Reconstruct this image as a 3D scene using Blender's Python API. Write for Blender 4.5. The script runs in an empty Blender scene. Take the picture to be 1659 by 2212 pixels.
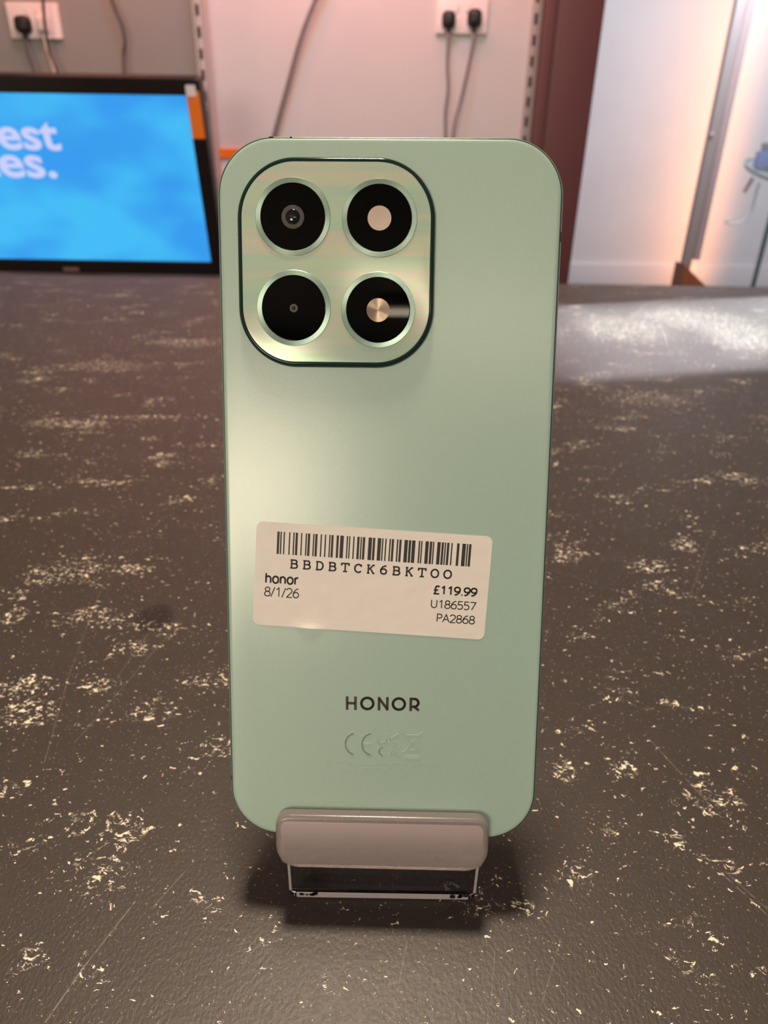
import bpy, bmesh, math, random
from mathutils import Vector, Matrix

random.seed(7)
S = bpy.context.scene
COL = S.collection
MM = 0.001

# ------------------------------------------------------------------ camera
# axes of the camera (image right, image down, forward) written in world axes, metres, z = 0 on the counter top
CR = ((0.9998709, 0.0160694, 0.0), (0.0077163, -0.4801246, 0.8771664), (0.0140955, -0.8770531, -0.4801866))
CAMH = 0.177
FPX, CX, CY = 1533.0, 829.5, 1106.0
cam_d = bpy.data.cameras.new('camera')
cam = bpy.data.objects.new('camera', cam_d)
COL.objects.link(cam)
cam_d.sensor_fit = 'HORIZONTAL'
cam_d.sensor_width = 36.0
cam_d.lens = 36.0 * FPX / 1659.0
cam_d.clip_start = 0.01
cam_d.clip_end = 50
cam_d.dof.use_dof = True
cam_d.dof.focus_distance = 0.163
cam_d.dof.aperture_fstop = 27.0
cam.matrix_world = Matrix(((CR[0][0], -CR[0][1], -CR[0][2], 0.0),
                           (CR[1][0], -CR[1][1], -CR[1][2], 0.0),
                           (CR[2][0], -CR[2][1], -CR[2][2], CAMH),
                           (0, 0, 0, 1)))
S.camera = cam

# ------------------------------------------------------------------ world, light, exposure
S.view_settings.view_transform = 'Standard'
S.view_settings.look = 'None'
S.view_settings.exposure = 0.0
S.view_settings.gamma = 1.0
S.view_settings.use_curve_mapping = False
S.cycles.max_bounces = 9
S.cycles.diffuse_bounces = 3
S.cycles.glossy_bounces = 3
S.cycles.transmission_bounces = 8
S.cycles.adaptive_threshold = 0.02
S.cycles.transparent_max_bounces = 12
S.cycles.sample_clamp_indirect = 4.0
world = bpy.data.worlds.new('shop_daylight')
S.world = world
world.use_nodes = True
bg = world.node_tree.nodes['Background']
bg.inputs[0].default_value = (0.78, 0.88, 1.0, 1)
bg.inputs[1].default_value = 0.22


def area(name, loc, target, sx, sy, watts, color, spread=180.0):
    l = bpy.data.lights.new(name, 'AREA')
    l.shape = 'RECTANGLE'
    l.size, l.size_y = sx, sy
    l.energy = watts
    l.color = color
    l.spread = math.radians(spread)
    o = bpy.data.objects.new(name, l)
    COL.objects.link(o)
    o.location = loc
    d = Vector(target) - Vector(loc)
    o.rotation_euler = d.to_track_quat('-Z', 'Y').to_euler()
    return o


WARM = (1.0, 0.80, 0.60)
area('ceiling_panel_light_over_counter', (-0.05, 0.46, 1.56), (-0.05, 0.46, 0), 0.22, 0.22, 25, WARM)
area('shop_window_light', (-1.08, -3.0, 0.72), (0, 0.15, 0.1), 1.1, 0.84, 46, (1.0, 0.82, 0.61))
area('wall_washer_light', (-0.10, 2.12, 1.05), (-0.10, 2.46, 0.45), 0.9, 0.08, 7.8, (1.0, 0.26, 0.14))
area('wall_washer_light_left', (-0.95, 2.2, 1.1), (-0.95, 2.46, 0.5), 0.5, 0.06, 4.2, (1.0, 0.27, 0.13))
area('added_cool_wall_fill', (-0.2, 1.55, 1.56), (-0.2, 2.44, 0.0), 0.5, 0.2, 4.0, (0.55, 0.72, 1.0), 110)  # added fill, no known lamp: cools the lower back wall
area('daylight_through_side_door', (1.68, 1.07, 0.30), (0.58, 0.783, 0.0), 0.245, 0.24, 4.0, (0.78, 0.87, 1.0), 1.5)
area('back_room_ceiling_light', (1.9, 4.1, 1.5), (2.1, 4.7, 0), 0.8, 0.8, 58, (0.80, 0.86, 1.0))
area('back_room_orange_strip', (2.52, 5.72, 0.2), (2.25, 6.0, 0.2), 0.06, 2.4, 8, (1.0, 0.38, 0.14))


# ------------------------------------------------------------------ pixel helpers (direction only, distance from the plane touched)
def ray(x, y):
    c = ((x - CX) / FPX, (y - CY) / FPX, 1.0)
    return Vector([sum(CR[i][k] * c[k] for k in range(3)) for i in range(3)])


def on_wall(x, y, Y):
    d = ray(x, y)
    return Vector((0, 0, CAMH)) + d * (Y / d.y)


def on_counter(x, y, z=0.0):
    d = ray(x, y)
    return Vector((0, 0, CAMH)) + d * ((z - CAMH) / d.z)


# ------------------------------------------------------------------ material helpers
def mat(name, color=(0.8, 0.8, 0.8), rough=0.5, metal=0.0, **kw):
    m = bpy.data.materials.new(name)
    m.use_nodes = True
    b = m.node_tree.nodes['Principled BSDF']
    b.inputs['Base Color'].default_value = (*color, 1)
    b.inputs['Roughness'].default_value = rough
    b.inputs['Metallic'].default_value = metal
    for k, v in kw.items():
        b.inputs[k.replace('_', ' ')].default_value = v
    return m


class NT:
    """small node-building helper"""
    def __init__(self, m):
        self.t = m.node_tree
        self.b = self.t.nodes['Principled BSDF']

    def n(self, kind, **props):
        x = self.t.nodes.new(kind)
        for k, v in props.items():
            setattr(x, k, v)
        return x

    def put(self, sock, v):
        if isinstance(v, bpy.types.NodeSocket):
            self.t.links.new(v, sock)
        else:
            sock.default_value = v

    def math(self, op, a, b=0.0, c=None, clamp=False):
        x = self.n('ShaderNodeMath', operation=op, use_clamp=clamp)
        self.put(x.inputs[0], a)
        self.put(x.inputs[1], b)
        if c is not None:
            self.put(x.inputs[2], c)
        return x.outputs[0]

    def vmath(self, op, a, b=(0, 0, 0), scale=None):
        x = self.n('ShaderNodeVectorMath', operation=op)
        self.put(x.inputs[0], a)
        self.put(x.inputs[1], b)
        if scale is not None:
            self.put(x.inputs['Scale'], scale)
        return x.outputs['Value'] if op in ('LENGTH', 'DOT_PRODUCT', 'DISTANCE') else x.outputs[0]

    def noise(self, vec, scale, detail=3.0, rough=0.5, out=0):
        x = self.n('ShaderNodeTexNoise')
        self.put(x.inputs['Vector'], vec)
        x.inputs['Scale'].default_value = scale
        x.inputs['Detail'].default_value = detail
        x.inputs['Roughness'].default_value = rough
        return x.outputs[out]

    def step(self, v, lo, hi):
        x = self.n('ShaderNodeMapRange', interpolation_type='SMOOTHSTEP')
        self.put(x.inputs[0], v)
        x.inputs[1].default_value = lo
        x.inputs[2].default_value = hi
        return x.outputs[0]

    def mix(self, f, a, b):
        x = self.n('ShaderNodeMix', data_type='RGBA')
        self.put(x.inputs[0], f)
        self.put(x.inputs[6], a if isinstance(a, bpy.types.NodeSocket) else (*a, 1))
        self.put(x.inputs[7], b if isinstance(b, bpy.types.NodeSocket) else (*b, 1))
        return x.outputs[2]

    def coords(self, kind='Object'):
        return self.n('ShaderNodeTexCoord').outputs[kind]

    def bump(self, h, strength, dist):
        x = self.n('ShaderNodeBump')
        x.inputs['Strength'].default_value = strength
        x.inputs['Distance'].default_value = dist
        self.put(x.inputs['Height'], h)
        self.t.links.new(x.outputs[0], self.b.inputs['Normal'])


def plaster(name, color, rough=0.7):
    m = mat(name, color, rough)
    k = NT(m)
    v = k.coords()
    f = k.noise(v, 3.0, 3)
    k.put(k.b.inputs['Base Color'], k.mix(f, tuple(c * 0.93 for c in color), tuple(min(1, c * 1.06) for c in color)))
    k.bump(k.noise(v, 180.0, 2), 0.15, 0.001)
    return m


def counter_material():
    m = mat('worn_dark_laminate', (0.05, 0.045, 0.04), 0.42, 0.0, Specular_IOR_Level=0.5)
    k = NT(m)
    P = k.vmath('SCALE', k.coords(), scale=1000.0)          # millimetres
    warp = k.vmath('SCALE', k.vmath('SUBTRACT', k.noise(P, 0.16, 3, out=1), (0.5, 0.5, 0.5)), scale=7.0)
    Q = k.vmath('ADD', P, warp)
    Q = k.vmath('MULTIPLY', Q, (0.62, 1.0, 1.0))
    ridge = k.math('ABSOLUTE', k.math('SUBTRACT', k.noise(Q, 0.36, 3, 0.6), 0.5))
    line = k.math('SUBTRACT', 1.0, k.step(ridge, 0.010, 0.026))
    fine = k.noise(Q, 0.60, 5, 0.62)
    gate = k.step(k.noise(Q, 0.55, 3, 0.6), 0.50, 0.56)
    # where the wear is: broad noise plus the large worn spots seen in the photograph (px x, px y, radius x mm, radius y mm, strength)
    clus = k.step(k.noise(k.vmath('MULTIPLY', P, (0.55, 1.0, 1.0)), 0.05, 4, 0.6), 0.46, 0.75)
    extra = None
    for px, py, rx, ry, s in [(1480, 1178, 9, 9, .9), (1400, 1222, 13, 8, .9), (1330, 1310, 8, 6, .6), (255, 1800, 8, 10, .9),
                              (170, 1780, 6, 5, .9), (230, 1900, 9, 9, .7), (190, 2090, 6, 6, .6), (60, 1540, 12, 9, .9),
                              (60, 1485, 14, 8, .9), (210, 1480, 9, 6, .8), (1345, 1665, 6, 5, .9), (1220, 1665, 6, 7, .8),
                              (1450, 1815, 5, 4, .9), (1520, 1695, 5, 5, .8), (1240, 1890, 8, 6, .7), (290, 1230, 14, 6, .8),
                              (110, 1240, 20, 12, .7), (200, 1330, 16, 8, .8), (300, 1400, 12, 6, .8), (30, 1330, 8, 8, .8),
                              (150, 915, 40, 12, .8), (230, 790, 60, 22, .6), (400, 740, 50, 22, .7), (1400, 860, 50, 25, .6),
                              (1500, 690, 90, 70, .72), (1350, 710, 70, 80, .68), (1640, 730, 80, 80, .75), (330, 1530, 14, 10, .6), (1330, 1500, 12, 10, .5),
                              (1560, 1720, 10, 8, .6), (60, 2080, 6, 6, .7), (1480, 2080, 6, 5, .6), (1330, 1790, 8, 5, .6)]:
        c = on_counter(px, py) * 1000
        e = k.vmath('LENGTH', k.vmath('MULTIPLY', k.vmath('SUBTRACT', P, (c.x, c.y, 0)), (1 / rx, 1 / ry, 0)))
        e = k.math('MULTIPLY', k.math('SUBTRACT', 1.0, k.step(e, 0.3, 1.3)), s)
        extra = e if extra is None else k.math('MAXIMUM', extra, e)
    wear = k.math('MAXIMUM', clus, extra)
    score = k.math('ADD', fine, k.math('ADD', k.math('MULTIPLY', wear, 0.108), k.math('MULTIPLY', k.math('SUBTRACT', k.noise(P, 0.22, 3, 0.6), 0.5), 0.16)))
    fleck = k.step(score, 0.668, 0.690)
    curl = k.math('MULTIPLY', k.math('MULTIPLY', line, gate), k.step(wear, 0.35, 0.8))
    fleck = k.math('MAXIMUM', fleck, k.math('MULTIPLY', curl, 0.8))
    speck = k.step(k.noise(P, 1.1, 3, 0.6), 0.645, 0.70)
    fleck = k.math('MAXIMUM', fleck, k.math('MULTIPLY', speck, 0.35), clamp=True)
    # scratches (px end points)
    scr = None
    for x0, y0, x1, y1, w, s in [(222, 1262, 150, 1455, .22, .25), (150, 1455, 92, 1660, .22, .25), (365, 1370, 160, 1605, .22, .22),
                                 (320, 1370, 255, 1460, .3, .2), (292, 1948, 180, 2090, .22, .45), (180, 2090, 98, 2208, .25, .5),
                                 (1402, 1596, 1530, 1735, .35, .22), (1556, 1884, 1659, 1978, .2, .4), (1568, 1884, 1659, 1965, .2, .3),
                                 (420, 1860, 330, 1960, .25, .25), (880, 2030, 850, 2190, .25, .2), (1210, 2030, 1170, 2170, .2, .2),
                                 (1190, 1230, 1500, 1330, .4, .1), (1395, 655, 1345, 715, 1.5, .2), (1530, 1170, 1490, 1290, .3, .2),
                                 (1070, 2040, 1060, 2170, .2, .2), (930, 2110, 1020, 2200, .2, .2)]:
        a = on_counter(x0, y0) * 1000
        b = on_counter(x1, y1) * 1000
        d = b - a
        L2 = d.x ** 2 + d.y ** 2
        ap = k.vmath('SUBTRACT', P, (a.x, a.y, 0))
        t = k.math('DIVIDE', k.vmath('DOT_PRODUCT', ap, (d.x, d.y, 0)), L2, clamp=True)
        q = k.vmath('SUBTRACT', ap, k.vmath('SCALE', (d.x, d.y, 0), scale=t))
        q = k.vmath('MULTIPLY', q, (1, 1, 0))
        e = k.math('MULTIPLY', k.math('SUBTRACT', 1.0, k.step(k.vmath('LENGTH', q), w * 0.3, w)), s)
        scr = e if scr is None else k.math('MAXIMUM', scr, e)
    scr = k.math('MULTIPLY', scr, k.step(k.noise(P, 0.5, 2), 0.3, 0.55))
    # a darker patch on the left
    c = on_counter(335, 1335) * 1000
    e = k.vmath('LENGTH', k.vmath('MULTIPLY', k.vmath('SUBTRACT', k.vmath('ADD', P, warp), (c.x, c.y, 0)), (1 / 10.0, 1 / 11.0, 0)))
    dark_patch = k.math('MULTIPLY', k.math('SUBTRACT', 1.0, k.step(e, 0.5, 1.0)), 0.85)
    base = k.mix(k.noise(P, 0.045, 4, 0.6), (0.030, 0.023, 0.0205), (0.052, 0.040, 0.035))
    base = k.mix(k.math('MULTIPLY', k.noise(P, 2.2, 2), 0.35), base, (0.085, 0.068, 0.058))
    base = k.mix(dark_patch, base, (0.012, 0.009, 0.008))
    base = k.mix(scr, base, (0.42, 0.36, 0.30))
    col = k.mix(fleck, base, (0.97, 0.88, 0.70))
    k.put(k.b.inputs['Base Color'], col)
    k.put(k.b.inputs['Roughness'], k.math('ADD', 0.385, k.math('MULTIPLY', k.noise(P, 0.4, 3), 0.10)))
    h = k.noise(k.vmath('MULTIPLY', P, (1, 0.7, 1)), 1.1, 3)
    k.bump(h, 0.35, 0.00025)
    return m


def phone_back_material():
    m = mat('satin_mint_back', (0.38, 0.52, 0.44), 0.27, 0.0, Specular_IOR_Level=0.8)
    k = NT(m)
    P = k.vmath('SCALE', k.coords(), scale=1000.0)
    g = k.noise(P, 7.0, 1)
    k.put(k.b.inputs['Base Color'], k.mix(k.step(g, 0.35, 0.7), (0.345, 0.490, 0.425), (0.415, 0.560, 0.490)))
    k.bump(k.noise(P, 4.5, 2), 0.14, 0.00006)
    return m


def island_material():
    m = mat('mint_plate_light_bands', (0.4, 0.55, 0.45), 0.18, 0.15, Specular_IOR_Level=0.35)
    k = NT(m)
    P = k.vmath('MULTIPLY', k.vmath('SCALE', k.coords(), scale=1000.0), (0.09, 1.0, 1.0))
    f = k.step(k.noise(P, 0.28, 2), 0.38, 0.62)
    g = k.step(k.noise(k.vmath('ADD', P, (9, 31, 0)), 0.5, 1), 0.4, 0.65)
    c = k.mix(f, (0.40, 0.56, 0.46), (0.55, 0.54, 0.46))  # pinkish and greenish bands: lamp moire put into the colour
    k.put(k.b.inputs['Base Color'], k.mix(k.math('MULTIPLY', g, 0.5), c, (0.45, 0.62, 0.42)))
    return m


def radial_metal(name, color, rough=0.28, aniso=0.85):
    m = mat(name, color, rough, 1.0)
    k = NT(m)
    k.b.inputs['Anisotropic'].default_value = aniso
    t = k.n('ShaderNodeTangent', direction_type='RADIAL', axis='Z')
    k.t.links.new(t.outputs[0], k.b.inputs['Tangent'])
    return m


def acrylic(name, color=(0.93, 0.92, 0.93), rough=0.03, frost=0.0):
    m = mat(name, color, rough)
    k = NT(m)
    k.b.inputs['Transmission Weight'].default_value = 1.0 - frost
    k.b.inputs['IOR'].default_value = 1.47
    f = k.noise(k.vmath('SCALE', k.coords(), scale=1000.0), 0.9, 3)
    k.put(k.b.inputs['Roughness'], k.math('ADD', rough, k.math('MULTIPLY', k.step(f, 0.55, 0.75), 0.12)))
    return m


def screen_material():
    m = mat('blue_screen_picture', (0.01, 0.01, 0.01), 0.25)
    k = NT(m)
    v = k.coords()
    f = k.noise(k.vmath('MULTIPLY', v, (1.0, 1.6, 1.0)), 3.2, 2)
    c = k.mix(k.step(f, 0.38, 0.62), (0.035, 0.33, 0.86), (0.055, 0.50, 0.92))
    k.put(k.b.inputs['Emission Color'], c)
    k.b.inputs['Emission Strength'].default_value = 1.0
    return m


M = {}
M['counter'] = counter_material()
M['mint'] = phone_back_material()
M['frame'] = mat('polished_green_frame', (0.26, 0.40, 0.36), 0.24, 0.35)
M['gasket'] = mat('black_gasket', (0.006, 0.008, 0.008), 0.35)
M['glass_front'] = mat('black_screen_glass', (0.01, 0.01, 0.012), 0.06)
M['rim'] = mat('dark_green_gloss_rim', (0.010, 0.035, 0.028), 0.10, 0.3)
M['island'] = island_material()
M['ring'] = radial_metal('turned_mint_metal', (0.30, 0.42, 0.37), 0.26, 0.8)
M['spun'] = radial_metal('spun_beige_metal', (0.24, 0.19, 0.15), 0.2, 0.95)
M['lensblack'] = mat('black_lens_glass', (0.001, 0.001, 0.001), 0.015, 0.0, Specular_IOR_Level=0.06)
M['lensgrey'] = mat('grey_lens_barrel', (0.045, 0.038, 0.034), 0.45)
M['lensball'] = mat('coated_lens', (0.002, 0.004, 0.003), 0.02)
M['flash'] = mat('pale_flash_diffuser', (0.50, 0.41, 0.34), 0.32, 0.4)
M['ink_brown'] = mat('dark_brown_print', (0.025, 0.012, 0.008), 0.4)
M['ink'] = mat('black_thermal_print', (0.012, 0.010, 0.009), 0.55)
M['paper'] = plaster('matte_label_paper', (0.80, 0.75, 0.71), 0.55)
M['acrylic'] = acrylic('clear_acrylic')
M['lip'] = acrylic('scuffed_milky_acrylic', (0.62, 0.55, 0.55), 0.20, 0.30)
M['frost'] = acrylic('milky_acrylic', (0.50, 0.41, 0.42), 0.35, 0.75)
_k = NT(M['frost'])
_sx = _k.n('ShaderNodeSeparateXYZ')
_k.t.links.new(_k.coords('Generated'), _sx.inputs[0])
_al = _k.math('ADD', 0.10, _k.math('MULTIPLY', _k.step(_k.math('ADD', _sx.outputs[1], _k.math('MULTIPLY', _k.noise(_k.coords(), 90.0, 2), 0.12)), 0.0, 1.05), 0.85))
_k.t.links.new(_al, _k.b.inputs['Alpha'])
M['acrylic_edge'] = mat('milky_cut_acrylic_edge', (0.40, 0.36, 0.38), 0.3)
M['residue'] = mat('dark_glue_residue', (0.02, 0.015, 0.012), 0.8)
M['wall'] = plaster('painted_shop_wall', (0.62, 0.60, 0.60))
M['wallshade'] = plaster('shaded_wall_bay', (0.30, 0.285, 0.275))  # left bay of the shop wall, its shade put into the colour
M['farwall'] = plaster('painted_white_wall', (0.80, 0.78, 0.78))
M['skirting'] = mat('white_gloss_skirting', (0.85, 0.82, 0.82), 0.35)
M['floor'] = plaster('grey_brown_floor', (0.16, 0.13, 0.12), 0.5)
M['ceiling'] = plaster('white_ceiling', (0.75, 0.73, 0.70))
M['maroon'] = plaster('maroon_painted_wood', (0.13, 0.045, 0.048), 0.45)
M['plate'] = mat('white_socket_plastic', (0.82, 0.74, 0.74), 0.35)
M['plug'] = mat('black_plug_rubber', (0.012, 0.011, 0.012), 0.5)
M['cable'] = mat('grey_cable_sheath', (0.20, 0.18, 0.19), 0.5)
M['cable_dark'] = mat('dark_brown_cable_sheath', (0.10, 0.085, 0.085), 0.5)
M['cable_white'] = mat('white_cable_sheath', (0.75, 0.73, 0.73), 0.5)
M['rail'] = mat('pale_metal_rail', (0.42, 0.35, 0.35), 0.4, 0.3)
M['slot'] = mat('dark_slot_recess', (0.02, 0.012, 0.012), 0.8)
M['tv'] = mat('glossy_black_bezel', (0.016, 0.012, 0.012), 0.22)
M['screen'] = screen_material()
M['tvtext'] = mat('white_screen_lettering', (0, 0, 0), 0.4)
M['tvtext'].node_tree.nodes['Principled BSDF'].inputs['Emission Color'].default_value = (0.58, 0.62, 0.95, 1)
M['tvtext'].node_tree.nodes['Principled BSDF'].inputs['Emission Strength'].default_value = 1.0
M['orange'] = mat('orange_frame_and_reflection', (0.95, 0.22, 0.02), 0.4)
M['white'] = mat('white_card_and_reflection', (0.85, 0.78, 0.85), 0.5)
M['badge'] = mat('pinkish_metal_badge', (0.5, 0.32, 0.28), 0.35, 0.6)
M['alu'] = mat('beige_aluminium_post', (0.52, 0.44, 0.42), 0.4, 0.4)
M['bright_edge'] = mat('polished_pink_steel_edge', (0.92, 0.74, 0.74), 0.25, 0.6)
M['glass'] = mat('clear_cabinet_glass', (0.86, 0.93, 0.95), 0.02)
M['glass'].node_tree.nodes['Principled BSDF'].inputs['Alpha'].default_value = 0.09
M['glass_edge'] = mat('dark_teal_glass_edge', (0.03, 0.08, 0.085), 0.2)
M['blue'] = mat('blue_card', (0.10, 0.14, 0.36), 0.5)
M['green'] = mat('green_card', (0.08, 0.42, 0.12), 0.5)
M['grey'] = mat('grey_plastic', (0.32, 0.35, 0.35), 0.4)
M['charcoal'] = mat('charcoal_plastic', (0.10, 0.10, 0.11), 0.5)
M['redbrown'] = mat('red_brown_plastic', (0.32, 0.12, 0.10), 0.5)
M['wedge'] = mat('orange_lit_return', (0.42, 0.13, 0.05), 0.5)


# ------------------------------------------------------------------ mesh helpers
def link(name, me, m=None, parent=None, loc=None, smooth=False):
    o = bpy.data.objects.new(name, me)
    COL.objects.link(o)
    if m is not None and not me.materials:
        me.materials.append(m)
    if parent is not None:
        o.parent = parent
    if loc is not None:
        o.location = loc
    if smooth:
        for p in me.polygons:
            p.use_smooth = True
        try:
            me.set_sharp_from_angle(angle=math.radians(38))
        except Exception:
            pass
    return o


def mesh(name, verts, faces, m=None, parent=None, loc=None, smooth=False):
    me = bpy.data.meshes.new(name)
    me.from_pydata([tuple(v) for v in verts], [], faces)
    me.update()
    bm = bmesh.new()
    bm.from_mesh(me)
    bmesh.ops.recalc_face_normals(bm, faces=bm.faces)
    bm.to_mesh(me)
    bm.free()
    return link(name, me, m, parent, loc, smooth)


def tag(o, label, cat, group=None):
    o['label'] = label
    o['category'] = cat
    if group:
        o['group'] = group
    return o


def struct(o, label=None):
    o['kind'] = 'structure'
    if label:
        o['label'] = label
    return o


def empty(name, loc=(0, 0, 0), m=None):
    o = bpy.data.objects.new(name, None)
    COL.objects.link(o)
    o.empty_display_size = 0.02
    if m is not None:
        o.matrix_world = m
    else:
        o.location = loc
    return o


def rrect(w, h, r, n=12, cx=0.0, cy=0.0, rb=None):
    """rounded rectangle, counter-clockwise; rb = radius of the lower corners"""
    rb = r if rb is None else rb
    pts = []
    for sx, sy, a0, rr in ((1, 1, 0, r), (-1, 1, 90, r), (-1, -1, 180, rb), (1, -1, 270, rb)):
        rr = max(rr, 1e-7)
        for i in range(n + 1):
            a = math.radians(a0 + 90.0 * i / n)
            pts.append((cx + sx * (w / 2 - rr) + rr * math.cos(a), cy + sy * (h / 2 - rr) + rr * math.sin(a)))
    return pts


def stack(name, w, h, r, levels, m, parent=None, n=12, cx=0.0, cy=0.0, rb=None, hole=None, smooth=True, loc=None):
    """loft of rounded rectangles: levels = [(inset, z)...]; capped unless closed as a ring (hole=True)"""
    V, F = [], []
    loops = []
    for ins, z in levels:
        ps = rrect(w - 2 * ins, h - 2 * ins, max(r - ins, 1e-6), n, cx, cy, None if rb is None else max(rb - ins, 1e-6))
        loops.append(len(V))
        V += [(x, y, z) for x, y in ps]
    N = 4 * (n + 1)
    pairs = list(zip(loops[:-1], loops[1:]))
    if hole:
        pairs.append((loops[-1], loops[0]))
    for a, b in pairs:
        for i in range(N):
            j = (i + 1) % N
            F.append((a + i, a + j, b + j, b + i))
    if not hole:
        F.append(tuple(range(loops[0], loops[0] + N))[::-1])
        F.append(tuple(range(loops[-1], loops[-1] + N)))
    return mesh(name, V, F, m, parent, loc, smooth)


def box(name, lo, hi, m, parent=None, bevel=0.0):
    x0, y0, z0 = lo
    x1, y1, z1 = hi
    bm = bmesh.new()
    vs = [bm.verts.new(p) for p in ((x0, y0, z0), (x1, y0, z0), (x1, y1, z0), (x0, y1, z0), (x0, y0, z1), (x1, y0, z1), (x1, y1, z1), (x0, y1, z1))]
    for f in ((0, 3, 2, 1), (4, 5, 6, 7), (0, 1, 5, 4), (1, 2, 6, 5), (2, 3, 7, 6), (3, 0, 4, 7)):
        bm.faces.new([vs[i] for i in f])
    if bevel:
        bmesh.ops.bevel(bm, geom=list(bm.edges), offset=bevel, segments=3, affect='EDGES', profile=0.6)
    bmesh.ops.recalc_face_normals(bm, faces=bm.faces)
    me = bpy.data.meshes.new(name)
    bm.to_mesh(me)
    bm.free()
    return link(name, me, m, parent, None, bool(bevel))


def lathe(name, prof, m, parent=None, loc=None, n=64, closed=False, smooth=True):
    """revolve [(r, z)...] round z"""
    V, F = [], []
    idx = []
    for r, z in prof:
        if r < 1e-9:
            idx.append([len(V)] * n)
            V.append((0, 0, z))
        else:
            idx.append(list(range(len(V), len(V) + n)))
            V += [(r * math.cos(2 * math.pi * i / n), r * math.sin(2 * math.pi * i / n), z) for i in range(n)]
    ps = list(zip(idx[:-1], idx[1:]))
    if closed:
        ps.append((idx[-1], idx[0]))
    for a, b in ps:
        for i in range(n):
            j = (i + 1) % n
            q = []
            for t in (a[i], a[j], b[j], b[i]):
                if t not in q:
                    q.append(t)
            if len(q) > 2:
                F.append(tuple(q))
    return mesh(name, V, F, m, parent, loc, smooth)


def spline(pts, per=10):
    pts = [Vector(p) for p in pts]
    P = [pts[0] * 2 - pts[1]] + pts + [pts[-1] * 2 - pts[-2]]
    out = []
    for i in range(1, len(P) - 2):
        a, b, c, d = P[i - 1:i + 3]
        for s in range(per):
            t = s / per
            out.append(0.5 * ((2 * b) + (c - a) * t + (2 * a - 5 * b + 4 * c - d) * t * t + (3 * b - a - 3 * c + d) * t ** 3))
    out.append(pts[-1])
    return out


def tube(name, pts, r, m, parent=None, n=10):
    path = spline(pts)
    V, F = [], []
    up = Vector((0.3, 1, 0.2)).normalized()
    for i, p in enumerate(path):
        t = (path[min(i + 1, len(path) - 1)] - path[max(i - 1, 0)]).normalized()
        a = t.cross(up).normalized()
        b = t.cross(a).normalized()
        V += [p + (a * math.cos(2 * math.pi * k / n) + b * math.sin(2 * math.pi * k / n)) * r for k in range(n)]
    for i in range(len(path) - 1):
        for k in range(n):
            j = (k + 1) % n
            F.append((i * n + k, i * n + j, (i + 1) * n + j, (i + 1) * n + k))
    F.append(tuple(range(n)))
    F.append(tuple(range((len(path) - 1) * n, len(path) * n)))
    return mesh(name, V, F, m, parent, None, True)


def strokes_geo(polys, w):
    """flat thick polylines -> verts, faces (2d)"""
    V, F = [], []
    for pl in polys:
        for a, b in zip(pl[:-1], pl[1:]):
            a = Vector(a)
            b = Vector(b)
            d = (b - a)
            if d.length < 1e-9:
                continue
            d.normalize()
            nrm = Vector((-d.y, d.x)) * w / 2
            i = len(V)
            V += [a - nrm, b - nrm, b + nrm, a + nrm]
            F.append((i, i + 1, i + 2, i + 3))
        for q in pl[1:-1]:
            i = len(V)
            V += [Vector(q) + Vector((math.cos(k * math.pi / 4), math.sin(k * math.pi / 4))) * w / 2 for k in range(8)]
            F.append(tuple(range(i, i + 8)))
    return V, F


def prism2d(name, V, F, z0, z1, m, parent, frame=None):
    """flat 2d faces raised to a thin solid (each face its own prism)"""
    f = frame or (lambda x, y: (x, y))
    VV, FF = [], []
    for face in F:
        i = len(VV)
        k = len(face)
        ps = [f(V[t][0], V[t][1]) for t in face]
        VV += [(x, y, z0) for x, y in ps] + [(x, y, z1) for x, y in ps]
        FF.append(tuple(range(i + k, i + 2 * k)))
        for s in range(k):
            u = (s + 1) % k
            FF.append((i + s, i + u, i + k + u, i + k + s))
    return mesh(name, VV, FF, m, parent)


def arc(cx, cy, rx, ry, a0, a1, n=14):
    return [(cx + rx * math.cos(math.radians(a0 + (a1 - a0) * i / n)), cy + ry * math.sin(math.radians(a0 + (a1 - a0) * i / n))) for i in range(n + 1)]


def text_geo(body, weight=0.0):
    """outline text as 2d verts and faces, normalised to its own bounding box (0..1, 0..1)"""
    cu = bpy.data.curves.new('lettering', 'FONT')
    cu.body = body
    cu.offset = weight
    cu.resolution_u = 4
    o = bpy.data.objects.new('lettering', cu)
    COL.objects.link(o)
    dg = bpy.context.evaluated_depsgraph_get()
    me = bpy.data.meshes.new_from_object(o.evaluated_get(dg))
    bpy.data.objects.remove(o)
    V = [v.co.copy() for v in me.vertices]
    F = [tuple(p.vertices) for p in me.polygons]
    bpy.data.meshes.remove(me)
    bpy.data.curves.remove(cu)
    x0 = min(v.x for v in V)
    x1 = max(v.x for v in V)
    y0 = min(v.y for v in V)
    y1 = max(v.y for v in V)
    return [((v.x - x0) / (x1 - x0), (v.y - y0) / (y1 - y0)) for v in V], F


# ================================================================== the setting
FLOOR, CEIL, WALLY = -0.95, 1.62, 2.444
struct(box('floor', (-2.4, -3.4, FLOOR - 0.1), (4.2, 6.2, FLOOR), M['floor']))
struct(box('ceiling', (-2.4, -3.4, CEIL), (4.2, 6.2, CEIL + 0.1), M['ceiling']))
struct(box('wall_left', (-2.4, -3.4, FLOOR), (-2.3, WALLY, CEIL), M['wall']))
finx = on_wall(436, 0, WALLY - 0.07).x
struct(box('wall_back', (finx - 0.015, WALLY, FLOOR), (0.43, WALLY + 0.12, CEIL), M['wall']))
struct(box('wall_back_left', (-2.3, WALLY, FLOOR), (finx - 0.0151, WALLY + 0.12, CEIL), M['wallshade']))
struct(box('wall_far', (0.43, 6.0, FLOOR), (4.2, 6.1, CEIL), M['farwall']))
struct(box('wall_right', (4.1, -3.4, FLOOR), (4.2, 6.0, CEIL), M['farwall']))
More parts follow.
